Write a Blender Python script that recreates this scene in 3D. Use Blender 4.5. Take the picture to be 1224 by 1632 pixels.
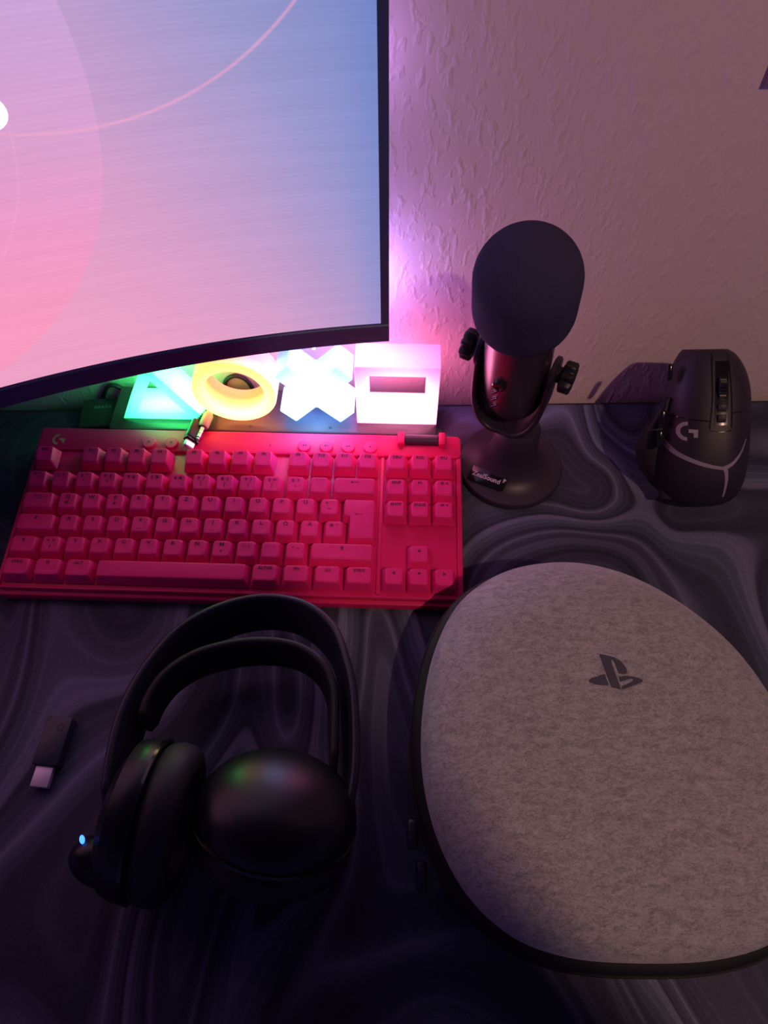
import bpy, bmesh, math, random
from mathutils import Vector, Matrix, Euler
random.seed(4)
sc = bpy.context.scene
for o in list(bpy.data.objects): bpy.data.objects.remove(o)
C = sc.collection
S = 0.001                       # every length below is in millimetres
PI = math.pi
# ------------------------------------------------------------------ camera
cam_d = bpy.data.cameras.new('camera'); cam = bpy.data.objects.new('camera', cam_d); C.objects.link(cam)
cam_d.sensor_fit = 'VERTICAL'; cam_d.sensor_height = 24.0; cam_d.lens = 1150/1632*24.0
cam_d.clip_start = .01; cam_d.clip_end = 20
r_ = Vector((.99991291, -.01159636, -.00630008)); u_ = Vector((.01316368, .84237311, .53873395)); w_ = Vector((.00094033, .53876996, -.8424524))
M = Matrix((r_, u_, -w_)).transposed().to_4x4(); M.translation = Vector((293, -255, 508))*S
cam.matrix_world = M
sc.camera = cam
# ------------------------------------------------------------------ view, world, lights
sc.view_settings.view_transform = 'Standard'; sc.view_settings.look = 'None'
sc.view_settings.gamma = 1; sc.view_settings.use_curve_mapping = False
sc.view_settings.exposure = 0.0
wd = bpy.data.worlds.new('world'); sc.world = wd; wd.use_nodes = True
# added violet ambient fill, brightest at the horizon to lift dark upright faces, faint overhead
_n = wd.node_tree; _bg = _n.nodes['Background']; _tc = _n.nodes.new('ShaderNodeTexCoord'); _sp = _n.nodes.new('ShaderNodeSeparateXYZ')
_rp = _n.nodes.new('ShaderNodeValToRGB'); _n.links.new(_tc.outputs['Generated'], _sp.inputs[0]); _n.links.new(_sp.outputs[2], _rp.inputs[0]); _n.links.new(_rp.outputs[0], _bg.inputs[0])
_rp.color_ramp.elements[0].position = 0.0; _rp.color_ramp.elements[0].color = (.27, .17, .72, 1)
_rp.color_ramp.elements[1].position = .75; _rp.color_ramp.elements[1].color = (.05, .03, .10, 1)
_bg.inputs[1].default_value = .20
SCREEN = 1.0                    # strength of the monitor picture
def spot(name, loc, target, energy, color, size_deg, blend, rad):
    d = bpy.data.lights.new(name, 'SPOT'); d.energy = energy; d.color = color
    d.spot_size = math.radians(size_deg); d.spot_blend = blend; d.shadow_soft_size = rad
    o = bpy.data.objects.new(name, d); C.objects.link(o); o.location = Vector(loc)*S
    o.rotation_euler = (Vector(target)-Vector(loc)).to_track_quat('-Z', 'Y').to_euler(); return o
# warm ceiling lamp behind the camera at right; cone edge imitates the photographer's shadow
spot('ceiling_spot', (1046, -1064, 1820), (880, 196, 80), 54.0, (1.0, .60, .46), 36.0, .05, .02)
# added violet fill behind the monitor to brighten the wall; no LED strip known
def point(name, loc, energy, color, rad):
    d = bpy.data.lights.new(name, 'POINT'); d.energy = energy; d.color = color; d.shadow_soft_size = rad
    o = bpy.data.objects.new(name, d); C.objects.link(o); o.location = Vector(loc)*S; return o
point('wall_glow_fill', (264, 176, 142), .42, (.56, .32, 1.0), .012)
point('wall_glow_fill_upper', (262, 178, 300), .13, (.62, .34, 1.0), .012)

# ------------------------------------------------------------------ materials
def mat(name, col, rough=.5, metal=0, spec=.5, emis=None, es=0, bump=None, sheen=0):
    m = bpy.data.materials.new(name); m.use_nodes = True; nt = m.node_tree; b = nt.nodes['Principled BSDF']
    b.inputs['Base Color'].default_value = (*col, 1); b.inputs['Roughness'].default_value = rough
    b.inputs['Metallic'].default_value = metal; b.inputs['Specular IOR Level'].default_value = spec
    if sheen: b.inputs['Sheen Weight'].default_value = sheen
    if emis: b.inputs['Emission Color'].default_value = (*emis, 1); b.inputs['Emission Strength'].default_value = es
    if bump:
        sca, st, dist = bump
        tc = nt.nodes.new('ShaderNodeTexCoord'); n = nt.nodes.new('ShaderNodeTexNoise'); n.inputs['Scale'].default_value = sca
        n.inputs['Detail'].default_value = 3
        bp = nt.nodes.new('ShaderNodeBump'); bp.inputs['Strength'].default_value = st; bp.inputs['Distance'].default_value = dist
        nt.links.new(tc.outputs['Object'], n.inputs['Vector']); nt.links.new(n.outputs['Fac'], bp.inputs['Height'])
        nt.links.new(bp.outputs['Normal'], b.inputs['Normal'])
    return m
def nd(nt, t, **kw):
    n = nt.nodes.new(t)
    for k, v in kw.items():
        if k in ('operation', 'blend_type', 'data_type', 'noise_dimensions', 'wave_type', 'feature', 'interpolation'): setattr(n, k, v)
        else: n.inputs[k].default_value = v
    return n
def ma(nt, op, a, b=None, c=None, clamp=False):
    n = nt.nodes.new('ShaderNodeMath'); n.operation = op; n.use_clamp = clamp
    for i, v in enumerate((a, b, c)):
        if v is None: continue
        if isinstance(v, (int, float)): n.inputs[i].default_value = v
        else: nt.links.new(v, n.inputs[i])
    return n.outputs[0]
def mixc(nt, fac, a, b, bt='MIX'):
    n = nt.nodes.new('ShaderNodeMix'); n.data_type = 'RGBA'; n.blend_type = bt
    for sock, v in ((n.inputs[0], fac), (n.inputs[6], a), (n.inputs[7], b)):
        if isinstance(v, (int, float)): sock.default_value = v
        elif isinstance(v, tuple): sock.default_value = (*v, 1)
        else: nt.links.new(v, sock)
    return n.outputs[2]
def ramp(nt, fac, stops, interp='LINEAR'):
    n = nt.nodes.new('ShaderNodeValToRGB'); cr = n.color_ramp; cr.interpolation = interp
    while len(cr.elements) < len(stops): cr.elements.new(.5)
    for e, (p, c) in zip(cr.elements, stops): e.position = p; e.color = (*c, 1) if len(c) == 3 else c
    nt.links.new(fac, n.inputs[0]); return n.outputs[0]

def wall_material():
    m = mat('woodchip_wallpaper', (.76, .62, .62), .85, spec=.2); nt = m.node_tree; b = nt.nodes['Principled BSDF']
    tc = nt.nodes.new('ShaderNodeTexCoord')
    mp = nt.nodes.new('ShaderNodeMapping'); mp.inputs['Scale'].default_value = (1, 1, .5); mp.inputs['Rotation'].default_value = (0, math.radians(-18), 0)
    nt.links.new(tc.outputs['Object'], mp.inputs[0])
    n1 = nd(nt, 'ShaderNodeTexNoise', Scale=185, Detail=2, Roughness=.45, Distortion=.25)
    n2 = nd(nt, 'ShaderNodeTexNoise', Scale=45, Detail=2, Roughness=.5, Distortion=.1)
    nt.links.new(mp.outputs[0], n1.inputs['Vector']); nt.links.new(mp.outputs[0], n2.inputs['Vector'])
    chips = ramp(nt, n1.outputs['Fac'], [(.52, (0, 0, 0)), (.80, (1, 1, 1))])
    h = ma(nt, 'ADD', ma(nt, 'MULTIPLY', chips, .6), ma(nt, 'MULTIPLY', n2.outputs['Fac'], .9))
    bp = nd(nt, 'ShaderNodeBump', Strength=.36, Distance=.0021)
    nt.links.new(h, bp.inputs['Height']); nt.links.new(bp.outputs[0], b.inputs['Normal'])
    return m
def mat_material():
    m = mat('swirled_mat_cloth', (.1, .1, .1), .62, spec=.22); nt = m.node_tree; b = nt.nodes['Principled BSDF']
    tc = nt.nodes.new('ShaderNodeTexCoord')
    mp = nt.nodes.new('ShaderNodeMapping'); mp.inputs['Scale'].default_value = (1.25, .72, 1); mp.inputs['Rotation'].default_value = (0, 0, math.radians(24)); mp.inputs['Location'].default_value = (.37, .9, 0)
    nt.links.new(tc.outputs['Object'], mp.inputs[0])
    # warp the coordinates with two large noises so the bands curl like poured paint
    w1 = nd(nt, 'ShaderNodeTexNoise', Scale=4.0, Detail=0.0)
    nt.links.new(mp.outputs[0], w1.inputs['Vector'])
    vs = nt.nodes.new('ShaderNodeVectorMath'); vs.operation = 'MULTIPLY_ADD'; vs.inputs[1].default_value = (.62, .62, 0)
    nt.links.new(w1.outputs['Color'], vs.inputs[0]); nt.links.new(mp.outputs[0], vs.inputs[2])
    w2 = nd(nt, 'ShaderNodeTexNoise', Scale=5.0, Detail=0.5)
    nt.links.new(vs.outputs[0], w2.inputs['Vector'])
    v = w2.outputs['Fac']
    bands = ramp(nt, v, [(.0, (.030, .030, .036)), (.30, (.050, .048, .058)), (.36, (.018, .018, .022)), (.40, (.062, .062, .070)), (.43, (.030, .030, .036)),
                         (.455, (.085, .088, .095)), (.47, (.022, .022, .028)), (.53, (.075, .085, .088)), (.548, (.135, .135, .145)), (.56, (.028, .028, .034)),
                         (.60, (.055, .056, .064)), (.62, (.11, .11, .12)), (.64, (.030, .030, .036)), (.72, (.05, .05, .06))])
    # fine parallel lines
    fl = ma(nt, 'SINE', ma(nt, 'MULTIPLY', v, 150))
    fl = ma(nt, 'MULTIPLY_ADD', ma(nt, 'POWER', ma(nt, 'ABSOLUTE', fl), 10), .35, .92)
    n3 = nd(nt, 'ShaderNodeTexNoise', Scale=1100, Detail=1)
    nt.links.new(tc.outputs['Object'], n3.inputs['Vector'])
    grain = ma(nt, 'MULTIPLY_ADD', n3.outputs['Fac'], .7, .65)
    k = ma(nt, 'MULTIPLY', fl, grain)
    col = mixc(nt, 1.0, mixc(nt, 1.0, bands, (1.32, 1.36, 1.95), 'MULTIPLY'), k, 'MULTIPLY')
    nt.links.new(col, b.inputs['Base Color'])
    bp = nd(nt, 'ShaderNodeBump', Strength=.25, Distance=.0004)
    nt.links.new(n3.outputs['Fac'], bp.inputs['Height']); nt.links.new(bp.outputs[0], b.inputs['Normal'])
    return m
def felt_material():
    m = mat('grey_felt', (.4, .4, .4), .95, spec=.1, sheen=.35); nt = m.node_tree; b = nt.nodes['Principled BSDF']
    tc = nt.nodes.new('ShaderNodeTexCoord')
    a = nd(nt, 'ShaderNodeTexNoise', Scale=620, Detail=3, Roughness=.65, Distortion=1.2)
    c = nd(nt, 'ShaderNodeTexNoise', Scale=130, Detail=4, Roughness=.6, Distortion=.8)
    mp = nt.nodes.new('ShaderNodeMapping'); mp.inputs['Scale'].default_value = (1, 2.0, 1)
    nt.links.new(tc.outputs['Object'], mp.inputs[0])
    for n in (a, c): nt.links.new(mp.outputs[0], n.inputs['Vector'])
    f = ma(nt, 'ADD', ma(nt, 'MULTIPLY', a.outputs['Fac'], .62), ma(nt, 'MULTIPLY', c.outputs['Fac'], .38))
    col = ramp(nt, f, [(.30, (.17, .165, .17)), (.43, (.26, .25, .255)), (.52, (.39, .38, .375)), (.66, (.52, .505, .50))])
    nt.links.new(col, b.inputs['Base Color'])
    bp = nd(nt, 'ShaderNodeBump', Strength=.5, Distance=.0006)
    nt.links.new(a.outputs['Fac'], bp.inputs['Height']); nt.links.new(bp.outputs[0], b.inputs['Normal'])
    return m
def screen_material():
    m = bpy.data.materials.new('screen_picture'); m.use_nodes = True; nt = m.node_tree; nt.nodes.clear()
    out = nt.nodes.new('ShaderNodeOutputMaterial'); em = nt.nodes.new('ShaderNodeEmission')
    uv = nt.nodes.new('ShaderNodeUVMap'); sp = nt.nodes.new('ShaderNodeSeparateXYZ'); nt.links.new(uv.outputs[0], sp.inputs[0])
    s, z = sp.outputs[0], sp.outputs[1]            # millimetres in from the right edge, millimetres up
    # outside the disc: blue grey at the top right, pink lower left
    t = ma(nt, 'ADD', ma(nt, 'MULTIPLY', s, .0031), ma(nt, 'MULTIPLY', ma(nt, 'SUBTRACT', 345, z), .0020))
    out_c = ramp(nt, t, [(.03, (.225, .27, .57)), (.26, (.33, .33, .62)), (.46, (.50, .34, .61)), (.70, (.72, .35, .58)), (1.0, (.88, .36, .56))], 'B_SPLINE')
    t2 = ma(nt, 'ADD', ma(nt, 'MULTIPLY', ma(nt, 'SUBTRACT', s, 150), .0016), ma(nt, 'MULTIPLY', ma(nt, 'SUBTRACT', 345, z), .0052))
    in_c = ramp(nt, t2, [(.0, (.60, .37, .68)), (.30, (.70, .36, .63)), (.62, (.86, .33, .58)), (1.0, (.95, .33, .53))])
    # dark edge towards the bezel on the right
    e = ramp(nt, ma(nt, 'MULTIPLY', s, .012), [(.07, (.72, .86, 1.0)), (.35, (.92, .95, 1)), (.9, (1, 1, 1))])
    out_c = mixc(nt, 1.0, out_c, e, 'MULTIPLY')
    def dist(cx, cz, sx=1.0):
        dx = ma(nt, 'MULTIPLY', ma(nt, 'SUBTRACT', s, cx), sx); dz = ma(nt, 'SUBTRACT', z, cz)
        return ma(nt, 'SQRT', ma(nt, 'ADD', ma(nt, 'MULTIPLY', dx, dx), ma(nt, 'MULTIPLY', dz, dz)))
    inside = ma(nt, 'MULTIPLY_ADD', ma(nt, 'SUBTRACT', R1, dist(*C1)), 1.2, .5, clamp=True)
    col = mixc(nt, inside, out_c, in_c)
    ring = ma(nt, 'SUBTRACT', 1.0, ma(nt, 'MULTIPLY', ma(nt, 'ABSOLUTE', ma(nt, 'SUBTRACT', dist(*C2), R2)), .75), clamp=True)
    col = mixc(nt, ma(nt, 'MULTIPLY', ring, .55), col, (.95, .40, .62))
    ring2 = ma(nt, 'SUBTRACT', 1.0, ma(nt, 'MULTIPLY', ma(nt, 'ABSOLUTE', ma(nt, 'SUBTRACT', dist(330, 322), 132)), .9), clamp=True)
    col = mixc(nt, ma(nt, 'MULTIPLY', ring2, .18), col, (.95, .45, .70))
    # soft horizontal banding
    ns = nt.nodes.new('ShaderNodeTexNoise'); ns.inputs['Scale'].default_value = 1; ns.inputs['Detail'].default_value = 2
    cb = nt.nodes.new('ShaderNodeCombineXYZ'); nt.links.new(ma(nt, 'MULTIPLY', s, .006), cb.inputs[0]); nt.links.new(ma(nt, 'MULTIPLY', z, .16), cb.inputs[1])
    nt.links.new(cb.outputs[0], ns.inputs['Vector'])
    bd = ma(nt, 'MULTIPLY_ADD', ns.outputs['Fac'], .16, .92)
    bd = ma(nt, 'MULTIPLY', bd, ma(nt, 'MULTIPLY_ADD', ma(nt, 'SINE', ma(nt, 'MULTIPLY', z, 2.3)), .02, 1.0))
    col = mixc(nt, 1.0, col, bd, 'MULTIPLY')
    nt.links.new(col, em.inputs[0]); em.inputs[1].default_value = SCREEN; nt.links.new(em.outputs[0], out.inputs[0])
    return m
def fit_circle(a, b, c):
    ax, ay, bx, by, cx, cy = *a, *b, *c
    d = 2*(ax*(by-cy)+bx*(cy-ay)+cx*(ay-by))
    ux = ((ax*ax+ay*ay)*(by-cy)+(bx*bx+by*by)*(cy-ay)+(cx*cx+cy*cy)*(ay-by))/d
    uy = ((ax*ax+ay*ay)*(cx-bx)+(bx*bx+by*by)*(ax-cx)+(cx*cx+cy*cy)*(bx-ax))/d
    return (ux, uy), math.hypot(ax-ux, ay-uy)
C1, R1 = fit_circle((154.1, 340), (162.9, 270.2), (209.6, 192.1))
C2, R2 = fit_circle((45.9, 347), (106.3, 307.9), (204.8, 300.6))

def glow_material(name, col, centre, spread, lo, hi, tintcol=None, ky=1.5):
    """translucent lit plastic: brightest near the lamp inside it, in the shape's own space"""
    m = bpy.data.materials.new(name); m.use_nodes = True; nt = m.node_tree; b = nt.nodes['Principled BSDF']
    b.inputs['Base Color'].default_value = (*[min(1, .5+.4*x) for x in col], 1); b.inputs['Roughness'].default_value = .35
    tc = nt.nodes.new('ShaderNodeTexCoord'); vm = nt.nodes.new('ShaderNodeVectorMath'); vm.operation = 'DISTANCE'
    sc3 = nt.nodes.new('ShaderNodeVectorMath'); sc3.operation = 'MULTIPLY'; sc3.inputs[1].default_value = (1, ky, 1)
    vm.inputs[1].default_value = Vector((centre[0], centre[1]*ky, centre[2]))*S
    nt.links.new(tc.outputs['Object'], sc3.inputs[0]); nt.links.new(sc3.outputs[0], vm.inputs[0])
    g = ma(nt, 'SUBTRACT', 1.0, ma(nt, 'DIVIDE', vm.outputs['Value'], spread*S), clamp=True)
    g = ma(nt, 'POWER', g, 1.4)
    st = ma(nt, 'MULTIPLY_ADD', g, hi-lo, lo)
    cc = mixc(nt, g, col, tintcol or col)
    nt.links.new(cc, b.inputs['Emission Color']); nt.links.new(st, b.inputs['Emission Strength'])
    return m

WALL = wall_material(); MAT = mat_material(); FELT = felt_material(); SCR = screen_material()
M_desk = mat('desk_laminate', (.02, .02, .022), .45)
M_floor = mat('floor_carpet', (.05, .045, .04), .9, bump=(200, .4, .002))
M_bezel = mat('haze_tinted_black_plastic', (.055, .072, .19), .42, bump=(3000, .05, .0002))  # black plastic with violet-blue glare haze mixed into its base colour
M_kb = mat('pink_keyboard_plastic', (.74, .010, .14), .42, spec=.3, bump=(2500, .05, .0001))
M_key = mat('pink_keycap_plastic', (.84, .018, .20), .48, spec=.28, bump=(2500, .06, .0001))
M_leg = mat('keycap_legend', (.10, .004, .03), .7)
M_kbdark = mat('keyboard_dark_plastic', (.045, .012, .05), .45)
M_switch = mat('switch_stem', (.35, .35, .4), .3)
M_logo_k = mat('keyboard_logo_print', (.42, .20, .14), .4)
M_black = mat('black_plastic', (.010, .010, .012), .45)
M_soft = mat('soft_black_leatherette', (.010, .010, .012), .6, bump=(900, .15, .0004))
M_band = mat('satin_black_band', (.015, .015, .030), .42)
M_gloss = mat('glossy_black_trim', (.01, .01, .012), .15)
M_shell = mat('satin_black_cup_shell', (.006, .006, .009), .36, spec=.4, bump=(2200, .08, .0002))
M_foam = mat('foam_windscreen', (.050, .044, .095), .95, spec=.1, bump=(1100, .6, .0012))  # black foam, its colour tinted purple to stand in for veiling glare
M_mic = mat('mic_satin_metal', (.032, .024, .042), .4, metal=.3)
M_micbase = mat('mic_base_coat', (.036, .023, .044), .45, bump=(1800, .1, .0003))
M_print = mat('pale_print', (.55, .45, .55), .5)
M_metal = mat('bright_metal', (.75, .73, .78), .28, metal=.9)
M_steel = mat('dull_usb_steel', (.72, .68, .78), .45, metal=.45, bump=(500, .1, .0002))
M_mouse = mat('mouse_shell', (.025, .019, .029), .5, spec=.4, bump=(2600, .06, .0001))
M_mouse2 = mat('mouse_rubber', (.012, .010, .014), .62)
M_mstrip = mat('mouse_light_strip', (.30, .25, .32), .4)
M_mlogo = mat('mouse_logo_print', (.36, .33, .35), .5)
M_case = mat('case_black_shell', (.004, .004, .005), .75, bump=(1200, .2, .0004))
M_pslogo = mat('case_logo_print', (.07, .068, .09), .5)
M_signbase = mat('sign_base_plastic', (.075, .05, .075), .26)
M_cable = mat('cable_rubber', (.02, .018, .022), .5)
M_led = mat('blue_led', (.1, .2, .9), .3, emis=(.03, .14, 1.0), es=4.5)
M_hub = mat('dark_box_plastic', (.030, .034, .045), .4)
M_faint = mat('faint_print', (.10, .13, .15), .6)
M_dongle = mat('dongle_plastic', (.028, .032, .055), .4)
M_engrave = mat('dongle_mark', (.045, .05, .07), .3)
M_frame = mat('dark_picture_edge', (.24, .11, .14), .6)

# ------------------------------------------------------------------ mesh helpers (millimetres in, metres out)
def fin(name, bm, mats, parent=None, smooth=True, loc=(0, 0, 0), rot=(0, 0, 0), ang=40):
    for v in bm.verts: v.co *= S
    bmesh.ops.recalc_face_normals(bm, faces=bm.faces)
    me = bpy.data.meshes.new(name); bm.to_mesh(me); bm.free()
    if not isinstance(mats, (list, tuple)): mats = [mats]
    for m in mats: me.materials.append(m)
    if smooth:
        me.polygons.foreach_set('use_smooth', [True]*len(me.polygons))
        me.set_sharp_from_angle(angle=math.radians(ang))
    o = bpy.data.objects.new(name, me); C.objects.link(o)
    o.location = Vector(loc)*S; o.rotation_euler = rot
    if parent: o.parent = parent
    return o
def empty(name, loc, rot=(0, 0, 0), label=None, cat=None, group=None):
    o = bpy.data.objects.new(name, None); C.objects.link(o); o.empty_display_size = .02
    o.location = Vector(loc)*S; o.rotation_euler = rot
    return tag(o, label, cat, group)
def tag(o, label=None, cat=None, group=None, kind=None):
    if label: o['label'] = label
    if cat: o['category'] = cat
    if group: o['group'] = group
    if kind: o['kind'] = kind
    return o
def box(bm, c, d, bev=0, seg=2, mtx=None, mi=0):
    t = bmesh.new(); bmesh.ops.create_cube(t, size=1)
    for v in t.verts: v.co = Vector((v.co.x*d[0], v.co.y*d[1], v.co.z*d[2]))
    if bev: bmesh.ops.bevel(t, geom=list(t.edges), offset=bev, segments=seg, affect='EDGES', profile=.5)
    for v in t.verts:
        v.co += Vector(c)
        if mtx: v.co = mtx @ v.co
    return merge(bm, t, mi)
def merge(bm, t, mi=None):
    mp = {}
    for v in t.verts: mp[v] = bm.verts.new(v.co)
    for f in t.faces:
        try:
            g = bm.faces.new([mp[v] for v in f.verts]); g.material_index = f.material_index if mi is None else mi
        except ValueError: pass
    t.free(); return list(mp.values())
def loft(bm, rings, cap0=True, cap1=True, closed=True, mi=0, loop=False):
    R = [[bm.verts.new(Vector(p)) for p in r] for r in rings]
    n = len(R[0]); nr = len(R)
    for i in range(nr if loop else nr-1):
        a, b = R[i], R[(i+1) % nr]
        for j in range(n if closed else n-1):
            k = (j+1) % n
            try: bm.faces.new((a[j], a[k], b[k], b[j])).material_index = mi
            except ValueError: pass
    if cap0 and not loop: bm.faces.new(R[0][::-1]).material_index = mi
    if cap1 and not loop: bm.faces.new(R[-1]).material_index = mi
    return R
def lathe(bm, prof, n=48, c=(0, 0, 0), mtx=None, mi=0, cap0=True, cap1=True):
    rings = []
    for r, z in prof:
        ring = []
        for k in range(n):
            a = 2*PI*k/n; p = Vector((c[0]+r*math.cos(a), c[1]+r*math.sin(a), c[2]+z))
            ring.append(mtx @ p if mtx else p)
        rings.append(ring)
    loft(bm, rings, cap0, cap1, mi=mi)
def rrect(w, h, r, n=4, cx=0, cy=0):
    r = min(r, w/2-.01, h/2-.01); pts = []
    for qx, qy, a0 in ((1, 1, 0), (-1, 1, 90), (-1, -1, 180), (1, -1, 270)):
        for k in range(n+1):
            a = math.radians(a0+90*k/n)
            pts.append((cx+qx*(w/2-r)+r*math.cos(a), cy+qy*(h/2-r)+r*math.sin(a)))
    return pts
def catmull(pts, n=8, closed=False):
    P = [Vector(p) for p in pts]; out = []; L = len(P)
    rng = range(L if closed else L-1)
    for i in rng:
        if closed: a, b, c, d = P[i-1], P[i], P[(i+1) % L], P[(i+2) % L]
        else:
            b, c = P[i], P[i+1]; a = P[i-1] if i > 0 else b+(b-c); d = P[i+2] if i+2 < L else c+(c-b)
        for k in range(n):
            t = k/n
            out.append(.5*((2*b)+(c-a)*t+(2*a-5*b+4*c-d)*t*t+(3*b-a-3*c+d)*t**3))
    if not closed: out.append(P[-1].copy())
    return out
def tube(bm, pts, rad, n=10, mi=0, sect=None, up=(0, 0, 1), closed=False):
    """sweep; sect = list of (side, up) offsets, rad may be a list"""
    P = [Vector(p) for p in pts]; L = len(P); rings = []
    for i, p in enumerate(P):
        if closed: t = (P[(i+1) % L]-P[i-1])
        else: t = (P[min(i+1, L-1)]-P[max(i-1, 0)])
        t.normalize(); uu = Vector(up) if not isinstance(up, list) else Vector(up[i])
        s = t.cross(uu)
        if s.length < 1e-4: s = t.cross(Vector((1, 0, 0)))
        s.normalize(); v = s.cross(t).normalized()
        r = rad[i] if isinstance(rad, (list, tuple)) else rad
        if sect: ring = [p+s*a*r+v*b*r for a, b in sect]
        else: ring = [p+s*math.cos(2*PI*k/n)*r+v*math.sin(2*PI*k/n)*r for k in range(n)]
        rings.append(ring)
    loft(bm, rings, True, True, mi=mi, loop=closed)
def prism(bm, poly, z0, z1, mi=0, mtx=None):
    """polygon (x, y) extruded z0..z1; any simple polygon"""
    t = bmesh.new(); vs = [t.verts.new((x, y, z0)) for x, y in poly]; t.faces.new(vs)
    bmesh.ops.triangulate(t, faces=list(t.faces))
    g = bmesh.ops.extrude_face_region(t, geom=list(t.faces))
    for v in g['geom']:
        if isinstance(v, bmesh.types.BMVert): v.co.z = z1
    if mtx:
        for v in t.verts: v.co = mtx @ v.co
    return merge(bm, t, mi)
_font_cache = {}
def text_geo(s, size, bold=0.0):
    """flat triangles of a text, centred, in mm"""
    key = (s, size, bold)
    if key in _font_cache: return _font_cache[key]
    cu = bpy.data.curves.new('t', 'FONT'); cu.body = s; cu.size = size; cu.align_x = 'CENTER'; cu.align_y = 'CENTER'
    cu.resolution_u = 2; cu.offset = bold
    o = bpy.data.objects.new('t', cu); C.objects.link(o)
    bpy.context.view_layer.update()
    me = bpy.data.meshes.new_from_object(o)
    vs = [tuple(v.co) for v in me.vertices]; fs = [tuple(p.vertices) for p in me.polygons]
    bpy.data.objects.remove(o); bpy.data.curves.remove(cu); bpy.data.meshes.remove(me)
    _font_cache[key] = (vs, fs); return vs, fs
def add_text(bm, s, size, mapf, mi=1, bold=0.0, sx=1.0):
    vs, fs = text_geo(s, size, bold)
    nv = [bm.verts.new(mapf(x*sx, y)) for x, y, _ in vs]
    for f in fs:
        try: bm.faces.new([nv[i] for i in f]).material_index = mi
        except ValueError: pass
def add_poly(bm, poly, mapf, mi=1):
    t = bmesh.new(); vs = [t.verts.new((x, y, 0)) for x, y in poly]; t.faces.new(vs); bmesh.ops.triangulate(t, faces=list(t.faces))
    mp = {v: bm.verts.new(mapf(v.co.x, v.co.y)) for v in t.verts}
    for f in t.faces: bm.faces.new([mp[v] for v in f.verts]).material_index = mi
    t.free()
def g_logo(sc_=1.0):
    """G mark: an open ring and a hooked bar"""
    o, i = 1.0, .62; A = []
    for k in range(15): a = math.radians(88+k*(184/14)); A.append((o*math.cos(a), o*math.sin(a)))
    for k in range(15): a = math.radians(272-k*(184/14)); A.append((i*math.cos(a), i*math.sin(a)))
    B = [(.12, .22), (1.0, .22), (1.0, -.62), (.60, -.62), (.60, -.14), (.12, -.14)]
    return [[(x*sc_, y*sc_) for x, y in A], [(x*sc_, y*sc_) for x, y in B]]

# ------------------------------------------------------------------ the setting
def slab(name, c, d, m):
    bm = bmesh.new(); box(bm, (0, 0, 0), d); o = fin(name, bm, m, smooth=False, loc=c); o['kind'] = 'structure'; return o
slab('wall_back', (300, 216, 500), (3600, 40, 2600), WALL)
slab('floor', (300, -700, -765), (3600, 1900, 30), M_floor)
desk = empty('desk', (300, -200, -750), label='black desk carrying the mat, keyboard, headset and case', cat='desk')
bm = bmesh.new(); box(bm, (0, 0, 734), (1400, 780, 26), 2); fin('tabletop', bm, M_desk, desk, ang=30)
for sx in (-1, 1):
    for sy in (-1, 1):
        bm = bmesh.new(); box(bm, (sx*660, sy*350, 360.5), (50, 50, 721), 3); fin('leg', bm, M_desk, desk)
bm = bmesh.new(); box(bm, (0, 0, 0), (1380, 760, 3), 1.2)
tag(fin('desk_mat', bm, MAT, loc=(300, -195, -1.5)), 'large dark grey desk mat printed with marbled swirls', 'desk mat')

# ------------------------------------------------------------------ curved monitor
MC = Vector((365.7, -804.5)); MR = 954.95; MA0 = math.atan2(148.1-MC.y, 299-MC.x)
def mpt(s, z, off=0):            # s mm in from the right edge, off mm behind the glass
    a = MA0+s/MR; return Vector((MC.x+(MR+off)*math.cos(a), MC.y+(MR+off)*math.sin(a), z))
MW, MZ0, MZ1 = 610, 118, 470
mon = empty('monitor', (60, 110, 0), label='black curved monitor showing a pink and blue abstract picture', cat='monitor')
MI = Matrix.Translation(-Vector((60, 110, 0)))
def mfin(name, bm, m, **k):
    bm.transform(MI); return fin(name, bm, m, mon, **k)
N = 60
bm = bmesh.new(); rows = []                                           # glass
uvl = bm.loops.layers.uv.new('UVMap')
zs = [136.0+(MZ1-8-136)*j/12 for j in range(13)]
grid = [[bm.verts.new(mpt(6+(MW-12)*i/N, z, -.2)) for z in zs] for i in range(N+1)]
for i in range(N):
    for j in range(12):
        f = bm.faces.new((grid[i][j], grid[i+1][j], grid[i+1][j+1], grid[i][j+1]))
        for l, (a, b) in zip(f.loops, ((i, j), (i+1, j), (i+1, j+1), (i, j+1))): l[uvl].uv = (6+(MW-12)*a/N, zs[b])
mfin('screen', bm, SCR)
def mbar(bm, s0, s1, z0, z1, f0, f1, n=N, bev=1.0):
    rings = []
    for i in range(n+1):
        s = s0+(s1-s0)*i/n
        sect = [(f0, z0+bev), (f0+bev, z0), (f1-bev, z0), (f1, z0+bev), (f1, z1-bev), (f1-bev, z1), (f0+bev, z1), (f0, z1-bev)]
        rings.append([mpt(s, z, o) for o, z in sect])
    loft(bm, rings)
bm = bmesh.new()
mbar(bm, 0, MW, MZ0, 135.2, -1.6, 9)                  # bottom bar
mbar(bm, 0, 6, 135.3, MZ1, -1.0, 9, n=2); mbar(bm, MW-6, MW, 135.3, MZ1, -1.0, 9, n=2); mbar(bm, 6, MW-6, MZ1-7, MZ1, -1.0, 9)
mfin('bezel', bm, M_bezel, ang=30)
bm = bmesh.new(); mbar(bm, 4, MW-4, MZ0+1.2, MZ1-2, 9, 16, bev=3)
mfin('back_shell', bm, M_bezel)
bm = bmesh.new(); mbar(bm, 6, MW-6, 135.4, MZ1-8, .3, 8.5, bev=.2); mfin('panel', bm, M_black)
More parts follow.
